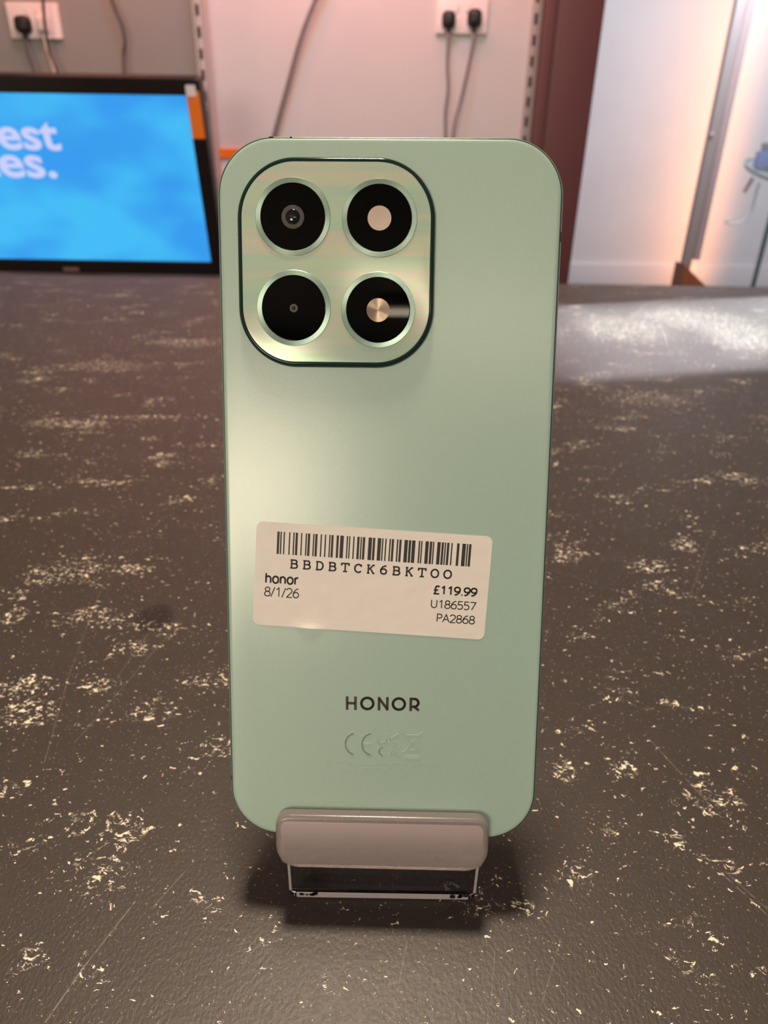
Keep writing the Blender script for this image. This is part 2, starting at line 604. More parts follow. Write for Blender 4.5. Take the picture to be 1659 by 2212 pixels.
struct(box('baseboard_far', (0.45, 5.975, FLOOR), (4.1, 5.999, -0.785), M['skirting'], bevel=0.006))
# dividing fin between the wall bays, and the dark painted upright beside the opening
finx = on_wall(436, 0, WALLY - 0.07).x
struct(box('trim_1', (finx - 0.030, WALLY - 0.07, FLOOR), (finx, WALLY, CEIL), M['wall']), 'narrow dividing upright between the two wall bays')
px0 = 0.425
px1 = on_wall(1309, 0, 2.40).x
up = empty('trim_2', (0.5, 2.42, FLOOR))
struct(up, 'wide dark maroon upright beside the opening')
for a, b, y in ((px0 - 0.0, px0 + 0.032, 2.395), (px0 + 0.034, px1, 2.40)):
    o = box('board', (a - 0.5, y - 2.42, 0), (b - 0.5, 2.57 - 2.42, CEIL - FLOOR), M['maroon'], up, bevel=0.002)


# ---- slotted shelf rails
def rail(px_top, Yf, label):
    x = on_wall(px_top, 0, Yf).x
    t = empty('slotted_shelf_rail', (x, Yf, -0.35))
    tag(t, label, 'shelf rail', 'slotted shelf rails on the wall')
    w = 0.011
    box('strip', (-w, -0.006, 0), (w, 0.010, 1.6), M['rail'], t, bevel=0.0015)
    sl = None
    for i in range(30):
        z = 0.03 + i * 0.0508
        if sl is None:
            sl = box('slot', (-0.0045, -0.0068, -0.013), (0.0045, -0.0058, 0.013), M['slot'], t)
            sl.location = (0, 0, z)
        else:
            c = sl.copy()
            COL.objects.link(c)
            c.parent = t
            c.location = (0, 0, z)
    return t


rail(425, WALLY - 0.082, 'slotted metal shelf rail on the upright above the television')
rail(1161, 2.434, 'slotted metal shelf rail beside the maroon upright')


# ================================================================== shop counter
ctr = empty('shop_counter', (0, 0.4, FLOOR))
tag(ctr, 'dark brown worn laminate counter with cream flecks and scratches', 'counter')
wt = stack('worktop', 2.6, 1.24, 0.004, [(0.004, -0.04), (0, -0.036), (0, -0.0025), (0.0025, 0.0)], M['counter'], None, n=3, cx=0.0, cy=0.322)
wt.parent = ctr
wt.matrix_parent_inverse = Matrix.Translation((0, -0.4, -FLOOR))
cb = box('cabinet_body', (-1.25, -0.25, FLOOR), (1.25, 0.88, -0.0405), M['maroon'])
cb.parent = ctr
cb.matrix_parent_inverse = Matrix.Translation((0, -0.4, -FLOOR))

# ================================================================== smartphone
HP = 80.237                                  # half height of the back glass, mm
PX = Vector((0.99983771, -0.01484205, 0.01021125))
PY = -Vector((0.00450941, -0.34257838, -0.93947843))
PZ = -Vector((0.01744194, 0.93937201, -0.34245585))
PC = Vector((0.0004482, 0.1421293, CAMH - 0.0780393))     # centre of the back glass
base = PC - PY * (HP * MM)
PM = Matrix(((PX.x, PY.x, PZ.x, base.x), (PX.y, PY.y, PZ.y, base.y), (PX.z, PY.z, PZ.z, base.z), (0, 0, 0, 1)))
ph = empty('smartphone', m=PM)
tag(ph, 'mint green smartphone seen from the back, standing upright in a clear stand', 'phone')


def loc(x, yd, z=0.0):
    """phone millimetres (x right, yd down from the centre, z out of the back) -> local metres"""
    return Vector((x * MM, (HP - yd) * MM, z * MM))


cyl = HP * MM
W, H = 73.4 * MM, 2 * HP * MM
stack('side_frame', W + 1.1 * MM, H + 1.1 * MM, 12.3 * MM,
      [(1.6 * MM, -8.3 * MM), (0.5 * MM, -8.0 * MM), (0.08 * MM, -7.3 * MM), (0, -6.5 * MM), (0, -2.0 * MM), (0.02 * MM, -1.4 * MM), (0.06 * MM, -1.1 * MM), (0.15 * MM, -0.82 * MM), (0.30 * MM, -0.62 * MM), (0.44 * MM, -0.55 * MM), (0.50 * MM, -0.60 * MM), (0.9 * MM, -0.62 * MM)],
      M['frame'], ph, n=20, cy=cyl)
stack('screen_glass', W - 1.8 * MM, H - 1.8 * MM, 11.2 * MM, [(0, -8.32 * MM), (0.2 * MM, -8.5 * MM)], M['glass_front'], ph, n=16, cy=cyl)
stack('gasket', W + 0.22 * MM, H + 0.22 * MM, 11.86 * MM, [(0, -0.66 * MM), (0, -0.42 * MM), (0.2 * MM, -0.38 * MM)], M['gasket'], ph, n=20, cy=cyl)
stack('back_panel', W - 0.10 * MM, H - 0.10 * MM, 11.7 * MM,
      [(0.05 * MM, -0.6 * MM), (0, -0.45 * MM), (0.08 * MM, -0.26 * MM), (0.28 * MM, -0.12 * MM), (0.62 * MM, -0.03 * MM), (1.0 * MM, 0.0)], M['mint'], ph, n=20, cy=cyl)
for x, yd, w, h in ((-25.4, -HP - 0.24, 1.0, 0.18), (-21.2, -HP - 0.26, 0.45, 0.2), (36.94, -60.6, 0.26, 2.0), (-36.9, 66.0, 0.22, 1.2)):
    c = loc(x, yd)
    stack('antenna_line', w * MM, h * MM, 0.1 * MM, [(0, -1.2 * MM), (0, -0.52 * MM)], M['gasket'], ph, n=3, cx=c.x, cy=c.y)

# camera island
ic = loc(-11.39, -54.29)
isl = stack('camera_island', 42.6 * MM, 43.7 * MM, 12.6 * MM,
            [(0.0, -0.02 * MM), (0.0, 0.25 * MM), (0.10 * MM, 0.9 * MM), (0.32 * MM, 1.35 * MM), (0.62 * MM, 1.58 * MM), (0.80 * MM, 1.60 * MM), (0.95 * MM, 1.50 * MM), (1.3 * MM, 1.40 * MM)],
            M['rim'], ph, n=24, loc=ic)
isl['label'] = 'raised square camera island with dark green polished rim'
fp = stack('island_plate', 40.5 * MM, 41.5 * MM, 11.5 * MM, [(0, 1.38 * MM), (0.05 * MM, 1.52 * MM), (0.3 * MM, 1.56 * MM)], M['island'], isl, n=24)
ZT = 1.56
for x, yd, kind in ((-20.58, -63.80, 1), (-2.10, -63.66, 2), (-20.52, -44.95, 3), (-2.20, -44.70, 4)):
    c = loc(x, yd) - ic
    lathe('lens_ring', [(6.9 * MM, 0), (8.0 * MM, 0), (8.0 * MM, 0.14 * MM), (7.95 * MM, 0.18 * MM), (6.95 * MM, 0.18 * MM), (6.9 * MM, 0.15 * MM)], M['ring'], isl, c + Vector((0, 0, ZT * MM)), closed=True, n=128, smooth=False)
    lathe('lens_glass', [(6.9 * MM, 0.02 * MM), (6.9 * MM, 0.14 * MM), (6.82 * MM, 0.17 * MM), (6.75 * MM, 0.17 * MM), (0, 0.17 * MM)], M['lensblack'], isl, c + Vector((0, 0, ZT * MM)))
    z = c + Vector((0, 0, (ZT + 0.17) * MM))
    if kind == 1:
        lathe('lens_barrel', [(1.55 * MM, 0.0), (2.42 * MM, 0.0), (2.42 * MM, 0.03 * MM), (1.55 * MM, 0.03 * MM)], M['lensgrey'], isl, z, closed=True)
        lathe('lens_element', [(1.5 * MM, 0.0), (1.5 * MM, 0.03 * MM), (1.3 * MM, 0.16 * MM), (0.9 * MM, 0.32 * MM), (0.45 * MM, 0.42 * MM), (0, 0.45 * MM)], M['lensball'], isl, z)
    elif kind == 2:
        lathe('flash_diffuser', [(2.52 * MM, 0.0), (2.52 * MM, 0.03 * MM), (1.2 * MM, 0.05 * MM), (0, 0.09 * MM)], M['flash'], isl, z)
    elif kind == 3:
        lathe('lens_barrel', [(0.36 * MM, 0.0), (0.88 * MM, 0.0), (0.88 * MM, 0.03 * MM), (0.36 * MM, 0.03 * MM)], M['lensgrey'], isl, z, closed=True)
        lathe('lens_element', [(0.34 * MM, 0.0), (0.34 * MM, 0.03 * MM), (0.2 * MM, 0.12 * MM), (0, 0.16 * MM)], M['lensball'], isl, z)
    else:
        lathe('spun_disc', [(2.5 * MM, 0.0), (2.5 * MM, 0.02 * MM), (0, 0.021 * MM)], M['spun'], isl, z, n=96, smooth=False)

# maker's name
sw = 0.64
U = [[(-8.71, 47.69), (-8.71, 44.31)], [(-6.73, 47.69), (-6.73, 44.31)], [(-8.71, 46.0), (-6.73, 46.0)],
     arc(-3.9, 46.0, 1.42, 1.41, 0, 360, 40),
     [(-1.10, 47.69), (-1.10, 44.31)], [(0.87, 47.69), (0.87, 44.31)], [(-1.12, 44.62), (0.89, 47.38)],
     arc(3.62, 46.0, 1.42, 1.41, 0, 360, 40),
     [(6.45, 47.71), (6.45, 44.35)],
     [(6.45, 44.65)] + arc(7.28, 45.63, 0.98, 0.98, -90, 90, 16) + [(6.45, 46.61)], [(7.05, 46.45), (8.42, 47.55)]]
V, F = strokes_geo(U, sw)
prism2d('logo_lettering', V, F, 0.002 * MM, 0.022 * MM, M['ink_brown'], ph, lambda x, y: tuple(loc(x, y)[:2]))['label'] = 'dark brown lettering HONOR'


# embossed regulation marks
def emboss(name, polys, w, z=0.10):
    V, F = strokes_geo(polys, w)
    return prism2d(name, V, F, -0.01 * MM, z * MM, M['mint'], ph, lambda x, y: tuple(loc(x, y)[:2]))


emboss('embossed_mark', [arc(-6.55, 56.3, 2.55, 2.75, 100, 260, 20)], 0.5)['label'] = 'embossed letter C of the CE mark'
emboss('embossed_mark', [arc(-2.6, 56.3, 2.5, 2.75, 95, 265, 20), [(-5.0, 56.2), (-2.9, 56.2)]], 0.5)['label'] = 'embossed letter E of the CE mark'
emboss('embossed_mark', [[(-1.4, 53.5), (-1.4, 55.3), (-0.9, 55.9), (0.2, 55.9), (0.7, 55.3), (0.7, 53.5)], [(1.5, 53.5), (1.5, 55.9)], [(3.7, 53.5), (1.6, 54.9), (3.2, 55.9)],
                         arc(0.6, 58.0, 1.6, 1.2, 110, 250, 12), [(1.6, 59.2), (2.4, 56.8), (3.4, 59.2)], [(1.9, 58.4), (3.1, 58.4)]], 0.36)['label'] = 'embossed letters UK over CA'
emboss('embossed_mark', [[(4.6, 52.9), (9.0, 58.2)], [(9.4, 52.9), (4.9, 58.2)], [(5.5, 53.8), (8.6, 53.8)], [(5.8, 54.0), (6.2, 57.6), (8.0, 57.6), (8.4, 54.0)]], 0.22)['label'] = 'embossed crossed-out bin symbol'
emboss('embossed_mark', [[(5.13, 59.45), (8.80, 59.45)]], 0.85)['label'] = 'embossed bar under the bin symbol'
for a, b, y in ((-14.0, 14.2, 61.35), (-9.2, 9.0, 62.8)):       # two rows of worn, unreadable small print
    pl = []
    x = a
    while x < b:
        w = random.uniform(0.25, 0.55)
        if random.random() < 0.84:
            h = 0.38
            pl += [[(x, y - h), (x, y + h)], [(x, y + random.choice((-h, 0, h))), (x + w * 0.8, y + random.choice((-h, 0, h)))]]
        x += w + 0.28
    emboss('embossed_small_print', pl, 0.14, 0.06)

# ================================================================== price sticker
sc_ = Vector((-3.18, 16.0))
sa = math.radians(2.98)
SP = loc(sc_.x, sc_.y, 0.03)
sm = PM @ Matrix.Translation(SP) @ Matrix.Rotation(-sa, 4, 'Z')
st = empty('price_sticker', m=sm)
tag(st, 'pale paper barcode price sticker stuck across the back of the phone', 'sticker')


def to_st(x, yd):
    """phone mm -> sticker-local metres"""
    dx, dy = x - sc_.x, -(yd - sc_.y)
    c, s = math.cos(sa), math.sin(sa)
    return Vector(((dx * c - dy * s) * MM, (dx * s + dy * c) * MM))


SW, SH = 54.3, 24.6
gx, gy = 70, 34
outl = rrect(SW, SH, 1.5, 8)


def lift(x, y):                               # small bubble where the lower edge is lifted
    return 0.55 * math.exp(-((x + 13.6) / 2.6) ** 2 - ((y + 12.6) / 1.1) ** 2)


V, F = [], []
edge = [1.5 * (1 - math.cos(math.radians(90 * t / 8))) for t in range(8)]
rows = [-SH / 2 + e for e in edge] + [-SH / 2 + 1.5 + (SH - 3.0) * t / (gy - 16) for t in range(gy - 15)] + [SH / 2 - e for e in edge[::-1]]
for j in range(gy + 1):
    y = rows[j]
    dy = SH / 2 - abs(y)
    ins = 0.0 if dy > 1.5 else 1.5 - math.sqrt(max(0, 1.5 ** 2 - (1.5 - dy) ** 2))
    for i in range(gx + 1):
        x = (-SW / 2 + ins) + (SW - 2 * ins) * i / gx
        V.append((x * MM, y * MM, (0.06 + lift(x, y)) * MM))
n1 = len(V)
V += [(x, y, z - 0.06 * MM) for x, y, z in V]
for j in range(gy):
    for i in range(gx):
        a = j * (gx + 1) + i
        F.append((a, a + 1, a + gx + 2, a + gx + 1))
        F.append((n1 + a, n1 + a + gx + 1, n1 + a + gx + 2, n1 + a + 1))
rim_ = [i for i in range(gx + 1)] + [j * (gx + 1) + gx for j in range(1, gy + 1)] + [gy * (gx + 1) + i for i in range(gx - 1, -1, -1)] + [j * (gx + 1) for j in range(gy - 1, 0, -1)]
for a, b in zip(rim_, rim_[1:] + rim_[:1]):
    F.append((a, b, n1 + b, n1 + a))
mesh('paper', V, F, M['paper'], st, None, True)
ZI0, ZI1 = 0.061 * MM, 0.070 * MM
bars = [(75, 110), (122, 143), (170, 190), (250, 270), (313, 333), (348, 383), (428, 447), (498, 518), (530, 565), (608, 628), (640, 675), (720, 740),
        (783, 803), (848, 868), (880, 913), (958, 992), (1012, 1065), (1108, 1128), (1143, 1162), (1205, 1225), (1265, 1300), (1315, 1335), (1348, 1383),
        (1432, 1485), (1497, 1532)] + [(a + 1520.75, b + 1520.75) for a, b in
       [(48, 100), (113, 133), (160, 180), (222, 243), (257, 290), (333, 355), (370, 403), (445, 497), (510, 545), (557, 608), (657, 680), (693, 713),
        (757, 807), (822, 857), (868, 888), (933, 982), (997, 1030), (1042, 1062), (1077, 1112), (1140, 1160), (1225, 1262), (1303, 1357), (1370, 1390), (1402, 1438)]]
tl, tr, bl = to_st(-24.89, 4.40), to_st(19.73, 7.22), to_st(-25.05, 9.92)
bx0, bx1 = tl.x, tr.x
by1, by0 = (tl.y + tr.y) / 2, bl.y
for a, b in bars:
    xa = bx0 + (bx1 - bx0) * (a - 75) / (2958.75 - 75)
    xb = bx0 + (bx1 - bx0) * (b - 75) / (2958.75 - 75)
    prism2d('barcode_bar', [(xa, by0), (xb, by0), (xb, by1), (xa, by1)], [(0, 1, 2, 3)], ZI0, ZI1, M['ink'], st)

SL = {   # typewriter slab capitals, unit box
    'B': [[(.0, 0), (.62, 0)], [(0, 1), (.6, 1)], [(.17, 0), (.17, 1)], [(.17, .54), (.6, .54)], arc(.6, .77, .26, .23, 90, -90, 8), arc(.62, .27, .32, .27, 90, -90, 8)],
    'D': [[(0, 0), (.5, 0)], [(0, 1), (.5, 1)], [(.17, 0), (.17, 1)], arc(.5, .5, .44, .5, 90, -90, 12)],
    'T': [[(.02, .72), (.02, 1), (.98, 1), (.98, .72)], [(.5, 0), (.5, 1)], [(.22, 0), (.78, 0)]],
    'C': [arc(.55, .5, .47, .5, 40, 320, 16), [(.92, 1), (.92, .70)]],
    'K': [[(0, 0), (.36, 0)], [(0, 1), (.36, 1)], [(.17, 0), (.17, 1)], [(.2, .42), (.80, 1)], [(.42, .6), (.86, 0)], [(.66, 1), (1, 1)], [(.70, 0), (1.02, 0)]],
    '6': [arc(.5, .32, .38, .32, 0, 360, 18), [(.12, .32), (.16, .60), (.36, .88), (.66, 1.02), (.84, 1.0)]],
    'O': [arc(.5, .5, .48, .5, 0, 360, 20)],
}
l0, l1 = to_st(-22.04, 13.15), to_st(15.27, 15.34)
lt = to_st(-21.92, 11.12)
hcap = 1.98 * MM
word = 'BBDBTCK6BKTOO'
adv = (l1.x - l0.x - 1.78 * MM) / (len(word) - 1)
yb = (l0.y + l1.y) / 2 + 0.1 * MM
for i, chh in enumerate(word):
    V, F = strokes_geo([[(l0.x + i * adv + p[0] * 1.75 * MM, yb + p[1] * (hcap - 0.1 * MM)) for p in pl] for pl in SL[chh]], 0.38 * MM)
    prism2d('printed_character', V, F, ZI0, ZI1, M['ink'], st)


GL = {   # plain sans glyphs as pen strokes: advance, strokes
    '1': (.62, [[(.14, .76), (.36, 1), (.36, 0)]]),
    '2': (.62, [arc(.30, .71, .25, .29, 165, -25, 12) + [(.06, 0)], [(.04, 0), (.58, 0)]]),
    '5': (.62, [[(.53, 1), (.13, 1), (.10, .57)] + arc(.27, .31, .28, .31, 110, -135, 14)]),
    '6': (.62, [arc(.31, .3, .25, .3, 0, 360, 18), [(.06, .32), (.12, .66), (.33, .93), (.53, 1)]]),
    '7': (.62, [[(.05, 1), (.57, 1), (.20, 0)]]),
    '8': (.62, [arc(.31, .76, .21, .24, 0, 360, 16), arc(.31, .26, .26, .26, 0, 360, 16)]),
    '9': (.62, [arc(.31, .7, .25, .3, 0, 360, 18), [(.56, .68), (.50, .34), (.29, .07), (.09, 0)]]),
    '/': (.40, [[(.02, -.06), (.36, 1.02)]]),
    '.': (.26, [[(.12, -.02), (.12, .13)]]),
    '\u00a3': (.62, [[(.04, 0), (.56, 0)], [(.14, 0), (.2, .3), (.2, .70)] + arc(.38, .71, .18, .29, 180, 35, 8), [(.05, .47), (.45, .47)]]),
    'U': (.72, [[(.08, 1), (.08, .34)] + arc(.34, .33, .26, .33, 180, 360, 10) + [(.60, 1)]]),
    'P': (.62, [[(.09, 0), (.09, 1), (.3, 1)] + arc(.3, .74, .24, .26, 90, -90, 10) + [(.09, .48)]]),
    'A': (.66, [[(.01, 0), (.32, 1), (.63, 0)], [(.12, .34), (.52, .34)]]),
    'h': (.60, [[(.09, 0), (.09, 1)], [(.09, .42)] + arc(.29, .44, .2, .26, 180, 0, 8) + [(.49, 0)]]),
    'n': (.60, [[(.09, 0), (.09, .72)], [(.09, .42)] + arc(.29, .44, .2, .26, 180, 0, 8) + [(.49, 0)]]),
    'o': (.64, [arc(.31, .36, .24, .36, 0, 360, 18)]),
    'r': (.42, [[(.09, 0), (.09, .72)], [(.09, .40)] + arc(.29, .42, .2, .28, 180, 75, 6)]),
}


def print_text(body, x0, x1, yb, ht, pen):
    """one printed line; x range and baseline in phone mm, each end on the tilted label"""
    a = to_st(x0, yb[0])
    b = to_st(x1, yb[1])
    y = (a.y + b.y) / 2
    total = sum(GL[c][0] for c in body) - 0.1
    sx = (b.x - a.x) / total
    pos = -0.05
    pl = []
    for c in body:
        pl += [[(a.x + (pos + p[0]) * sx, y + p[1] * ht * MM) for p in q] for q in GL[c][1]]
        pos += GL[c][0]
    V, F = strokes_geo(pl, pen * MM)
    o = prism2d('printed_line', V, F, ZI0, ZI1, M['ink'], st)
    o['label'] = 'printed text ' + body


print_text('honor', -27.84, -20.21, (16.75, 17.15), 2.25, 0.42)
print_text('8/1/26', -28.1, -20.16, (19.95, 20.35), 2.15, 0.25)
print_text('\u00a3119.99', 11.27, 21.24, (18.75, 19.28), 1.85, 0.40)
print_text('U186557', 10.71, 21.06, (22.08, 22.62), 1.85, 0.25)
print_text('PA2868', 12.12, 20.92, (25.45, 25.95), 1.85, 0.25)

# ================================================================== acrylic phone stand
FOOTY = 0.1134
sd = empty('phone_display_stand', (0, FOOTY, 0))
tag(sd, 'small clear acrylic display stand holding the phone on the counter', 'stand')
INV = Matrix.Translation((0, -FOOTY, 0))


def in_phone(o):
    """the lip follows the lean of the phone"""
    o.parent = sd
    o.matrix_parent_inverse = INV
    o.matrix_basis = PM
    return o


lc = loc(0.0, 80.2)
lip = stack('retaining_lip', 51.4 * MM, 14.0 * MM, 3.2 * MM,
            [(0.5 * MM, 0.25 * MM), (0.1 * MM, 0.45 * MM), (0, 0.8 * MM), (0, 2.5 * MM), (0.2 * MM, 3.0 * MM), (0.6 * MM, 3.32 * MM), (1.0 * MM, 3.4 * MM)],
            M['lip'], None, n=10, cx=lc.x, cy=lc.y, rb=5.5 * MM)
in_phone(lip)
c2 = loc(0.0, 80.3)
in_phone(stack('frosted_panel', 48.6 * MM, 11.0 * MM, 1.6 * MM, [(0, 3.36 * MM), (0, 3.42 * MM), (0.3 * MM, 3.46 * MM)], M['frost'], None, n=8, cx=c2.x, cy=c2.y - 0.0, rb=1.0 * MM))['label'] = 'milky pinkish front face of the lip'
l2 = loc(0, 82.5)
in_phone(box('ledge', (-0.0242, l2.y - 0.0013, -0.0112), (0.0242, l2.y + 0.0013, 0.0001), M['acrylic'], None, bevel=0.0006))
in_phone(box('back_support', (-0.0242, l2.y - 0.002, -0.0136), (0.0242, l2.y + 0.068, -0.0113), M['acrylic'], None, bevel=0.0006))
ft = stack('foot_plate', 48.4 * MM, 21.6 * MM, 0.6 * MM, [(0.35 * MM, -1.3 * MM), (0, -0.9 * MM), (0, 0.9 * MM), (0.35 * MM, 1.3 * MM)], M['acrylic'], sd, n=8, rb=2.6 * MM)
ft.rotation_euler = (math.radians(90), 0, 0)
ft.location = (0.0012, 0.0015, 0.0109)
fe = stack('frosted_edge', 44.6 * MM, 2.1 * MM, 0.4 * MM, [(0, 1.28 * MM), (0.1 * MM, 1.36 * MM)], M['acrylic_edge'], sd, n=4)
fe.rotation_euler = (math.radians(90), 0, 0)
fe.location = (0.0012, 0.0015, 0.0014)
fe['label'] = 'milky lower edge of the foot'
for sx in (-1, 1):
    e_ = stack('frosted_corner', 0.7 * MM, 13.5 * MM, 0.3 * MM, [(0, 1.28 * MM), (0.1 * MM, 1.36 * MM)], M['acrylic_edge'], sd, n=4)
    e_.rotation_euler = (math.radians(90), 0, 0)
    e_.location = (0.0012 + sx * 0.0237, 0.0015, 0.0098)
    V, F = [], []
    for q in range(9):
        i = len(V)
        cx_, cy_ = random.uniform(-2.6, 2.6), random.uniform(-0.5, 0.7)
        r_ = random.uniform(0.35, 0.75)
        V += [(cx_ + r_ * 1.2 * math.cos(t * math.pi / 4 + q), cy_ + r_ * 0.8 * math.sin(t * math.pi / 4 + q)) for t in range(8)]
        F.append(tuple(range(i, i + 8)))
    g_ = prism2d('glue_residue', [(a * MM, b * MM) for a, b in V], F, 1.30 * MM, 1.45 * MM, M['residue'], sd)
    g_.rotation_euler = (math.radians(90), 0, 0)
    g_.location = (0.0012 + sx * 0.0198, 0.0015, 0.0019)
    g_['kind'] = 'stuff'
rl = box('rear_leg', (-0.0242, 0.0, 0.0), (0.0242, 0.0023, 0.075), M['acrylic'], sd, bevel=0.0006)
rl.location = (0.0012, 0.068, 0.0)
rl.rotation_euler = (math.radians(14), 0, 0)
bp = box('base_plate', (-0.0242, 0.0026, 0.0001), (0.0242, 0.0685, 0.0024), M['acrylic'], sd, bevel=0.0006)
bp.location = (0.0012, 0, 0)

# ================================================================== television on its wall bracket
TVT = math.atan2(0.087, 0.40)
yc = 2.046
scr_tr = on_wall(402, 205, 2.003)
scr_br = on_wall(456, 574, 2.090)
sh = (scr_tr - scr_br).length
TW = 0.708
tvm = Matrix.Translation((-0.500, 2.090, scr_br.z)) @ Matrix.Rotation(math.radians(90) + TVT, 4, 'X')
# local axes: x right, y up along the screen, z towards the room; origin at the lower right corner of the picture
tv = empty('television', m=tvm)
tag(tv, 'black framed television showing a bright blue screen, tilted forward on the wall', 'television')
stack('casing', TW + 0.082, sh + 0.064, 0.010, [(0.03, -0.055), (0.0, -0.03), (0.0, -0.004), (0.003, 0.0)], M['tv'], tv, n=5, cx=-TW / 2, cy=sh / 2 + 0.006)
stack('bezel', TW + 0.080, sh + 0.062, 0.009, [(0.0, -0.002), (0.0, 0.006), (0.003, 0.009), (0.036, 0.009), (0.038, 0.001)], M['tv'], tv, n=5, cx=-TW / 2, cy=sh / 2 + 0.006, hole=True)
pic = stack('screen', TW + 0.008, sh + 0.002, 0.001, [(0, -0.001), (0, 0.003)], M['screen'], tv, n=2, cx=-TW / 2, cy=sh / 2)
TVI = tvm.inverted()


def tv_local(x, y):
    d = ray(x, y)
    p0 = tvm @ Vector((0, 0, 0.0035))
    nz = (tvm.to_3x3() @ Vector((0, 0, 1)))
    c0 = Vector((0, 0, CAMH))
    t = (p0 - c0).dot(nz) / d.dot(nz)
    return TVI @ (c0 + d * t)


for body, xa, xb, ya, yb_ in (('est', 3, 119, 324, 264), ('ces.', -44, 113, 383, 336)):
    V, F = text_geo(body, 0.022)
    a, b = tv_local(xa, ya), tv_local(xb, yb_)
    t_ = prism2d('screen_lettering', [(a.x + v[0] * (b.x - a.x), a.y + v[1] * (b.y - a.y)) for v in V], F, 0.0032, 0.0038, M['tvtext'], tv)
    t_['label'] = 'pale lettering on the blue screen'
c = tv_local(158, 590)
stack('badge', 0.045, 0.011, 0.002, [(0, 0.0085), (0.0005, 0.0098)], M['badge'], tv, n=3, cx=c.x, cy=-0.013)
a, b = tv_local(404, 290), tv_local(440, 205)
stack('bezel_reflection', 0.032, 0.105, 0.002, [(0, 0.0085), (0.0003, 0.0096)], M['orange'], tv, n=3, cx=0.0205, cy=(tv_local(420, 248)).y)['label'] = 'orange reflection on the right bezel, laid on as a strip'  # reflection in the glossy bezel, put in as coloured patches
stack('bezel_reflection', 0.024, 0.024, 0.003, [(0, 0.0088), (0.0003, 0.0108)], M['white'], tv, n=3, cx=0.017, cy=(tv_local(413, 195)).y)['label'] = 'small white patch of the same reflection at the top of the right bezel'
# bracket: plate on the wall, arm to the casing
br_ = box('wall_bracket', (-0.12, 0.0, -0.10), (0.12, 0.012, 0.10), M['charcoal'])
br_.parent = tv
br_.matrix_parent_inverse = TVI
br_.location = (-0.86, WALLY - 0.0125, 0.03)
ar_ = box('bracket_arm', (-0.03, 0.0, -0.03), (0.03, 0.345, 0.03), M['charcoal'])
ar_.parent = tv
ar_.matrix_parent_inverse = TVI
ar_.location = (-0.86, WALLY - 0.355, 0.03)


# ================================================================== sockets, plugs and cables on the wall
def socket(cx, cz, label):
    t = empty('double_power_socket', (cx, WALLY, cz - 0.043))
    t.rotation_euler = (math.radians(90), 0, 0)
    # local: x right, y up, z out of the wall
    tag(t, label, 'socket', 'double wall sockets')
    stack('faceplate', 0.147, 0.087, 0.004, [(0, 0.0005), (0, 0.007), (0.0015, 0.0095), (0.003, 0.010)], M['plate'], t, n=5, cy=0.043)
    for sx in (-0.014, 0.014):
        stack('rocker_switch', 0.011, 0.019, 0.001, [(0, 0.009), (0, 0.0115), (0.001, 0.0125)], M['plate'], t, n=2, cx=sx, cy=0.062)
    for sx in (-0.036, 0.036):
        stack('socket_outlet', 0.047, 0.046, 0.004, [(0, 0.0098), (0.0005, 0.0106)], M['plate'], t, n=3, cx=sx, cy=0.034)
    return t


s1 = on_wall(997.5, 35, WALLY)
socket(s1.x, s1.z, 'white double wall socket with two black plugs in it')
s2 = on_wall(76, 46, WALLY)
socket(s2.x, s2.z, 'white double wall socket on the darker wall above the television')


def plug(px, py, w, h, m, mc, path, label, r=0.0042):
    p = on_wall(px, py, WALLY - 0.03)
    t = empty('mains_plug', (p.x, WALLY - 0.0108, p.z))
    tag(t, label, 'plug', 'mains plugs in the wall sockets')
    bd = stack('plug_body', w, h, min(w, h) * 0.36, [(0, 0.0005), (0.0, 0.012), (0.002, 0.020), (0.006, 0.026), (0.011, 0.028)], m, t, n=8)
    bd.rotation_euler = (math.radians(90), 0, 0)
    g = tube('cord_grip', [(0, -0.012, -h * 0.40), (0, -0.012, -h * 0.62), (0, -0.012, -h * 0.80)], r * 1.45, m, t)
    pts = [Vector((0, -0.012, -h * 0.70))]
    for x, y, off in path:
        q = on_wall(x, y, WALLY - off)
        pts.append(Vector((q.x - p.x, q.y - (WALLY - 0.0108), q.z - p.z)))
    tube('cable', pts, r, mc, t)
    return t


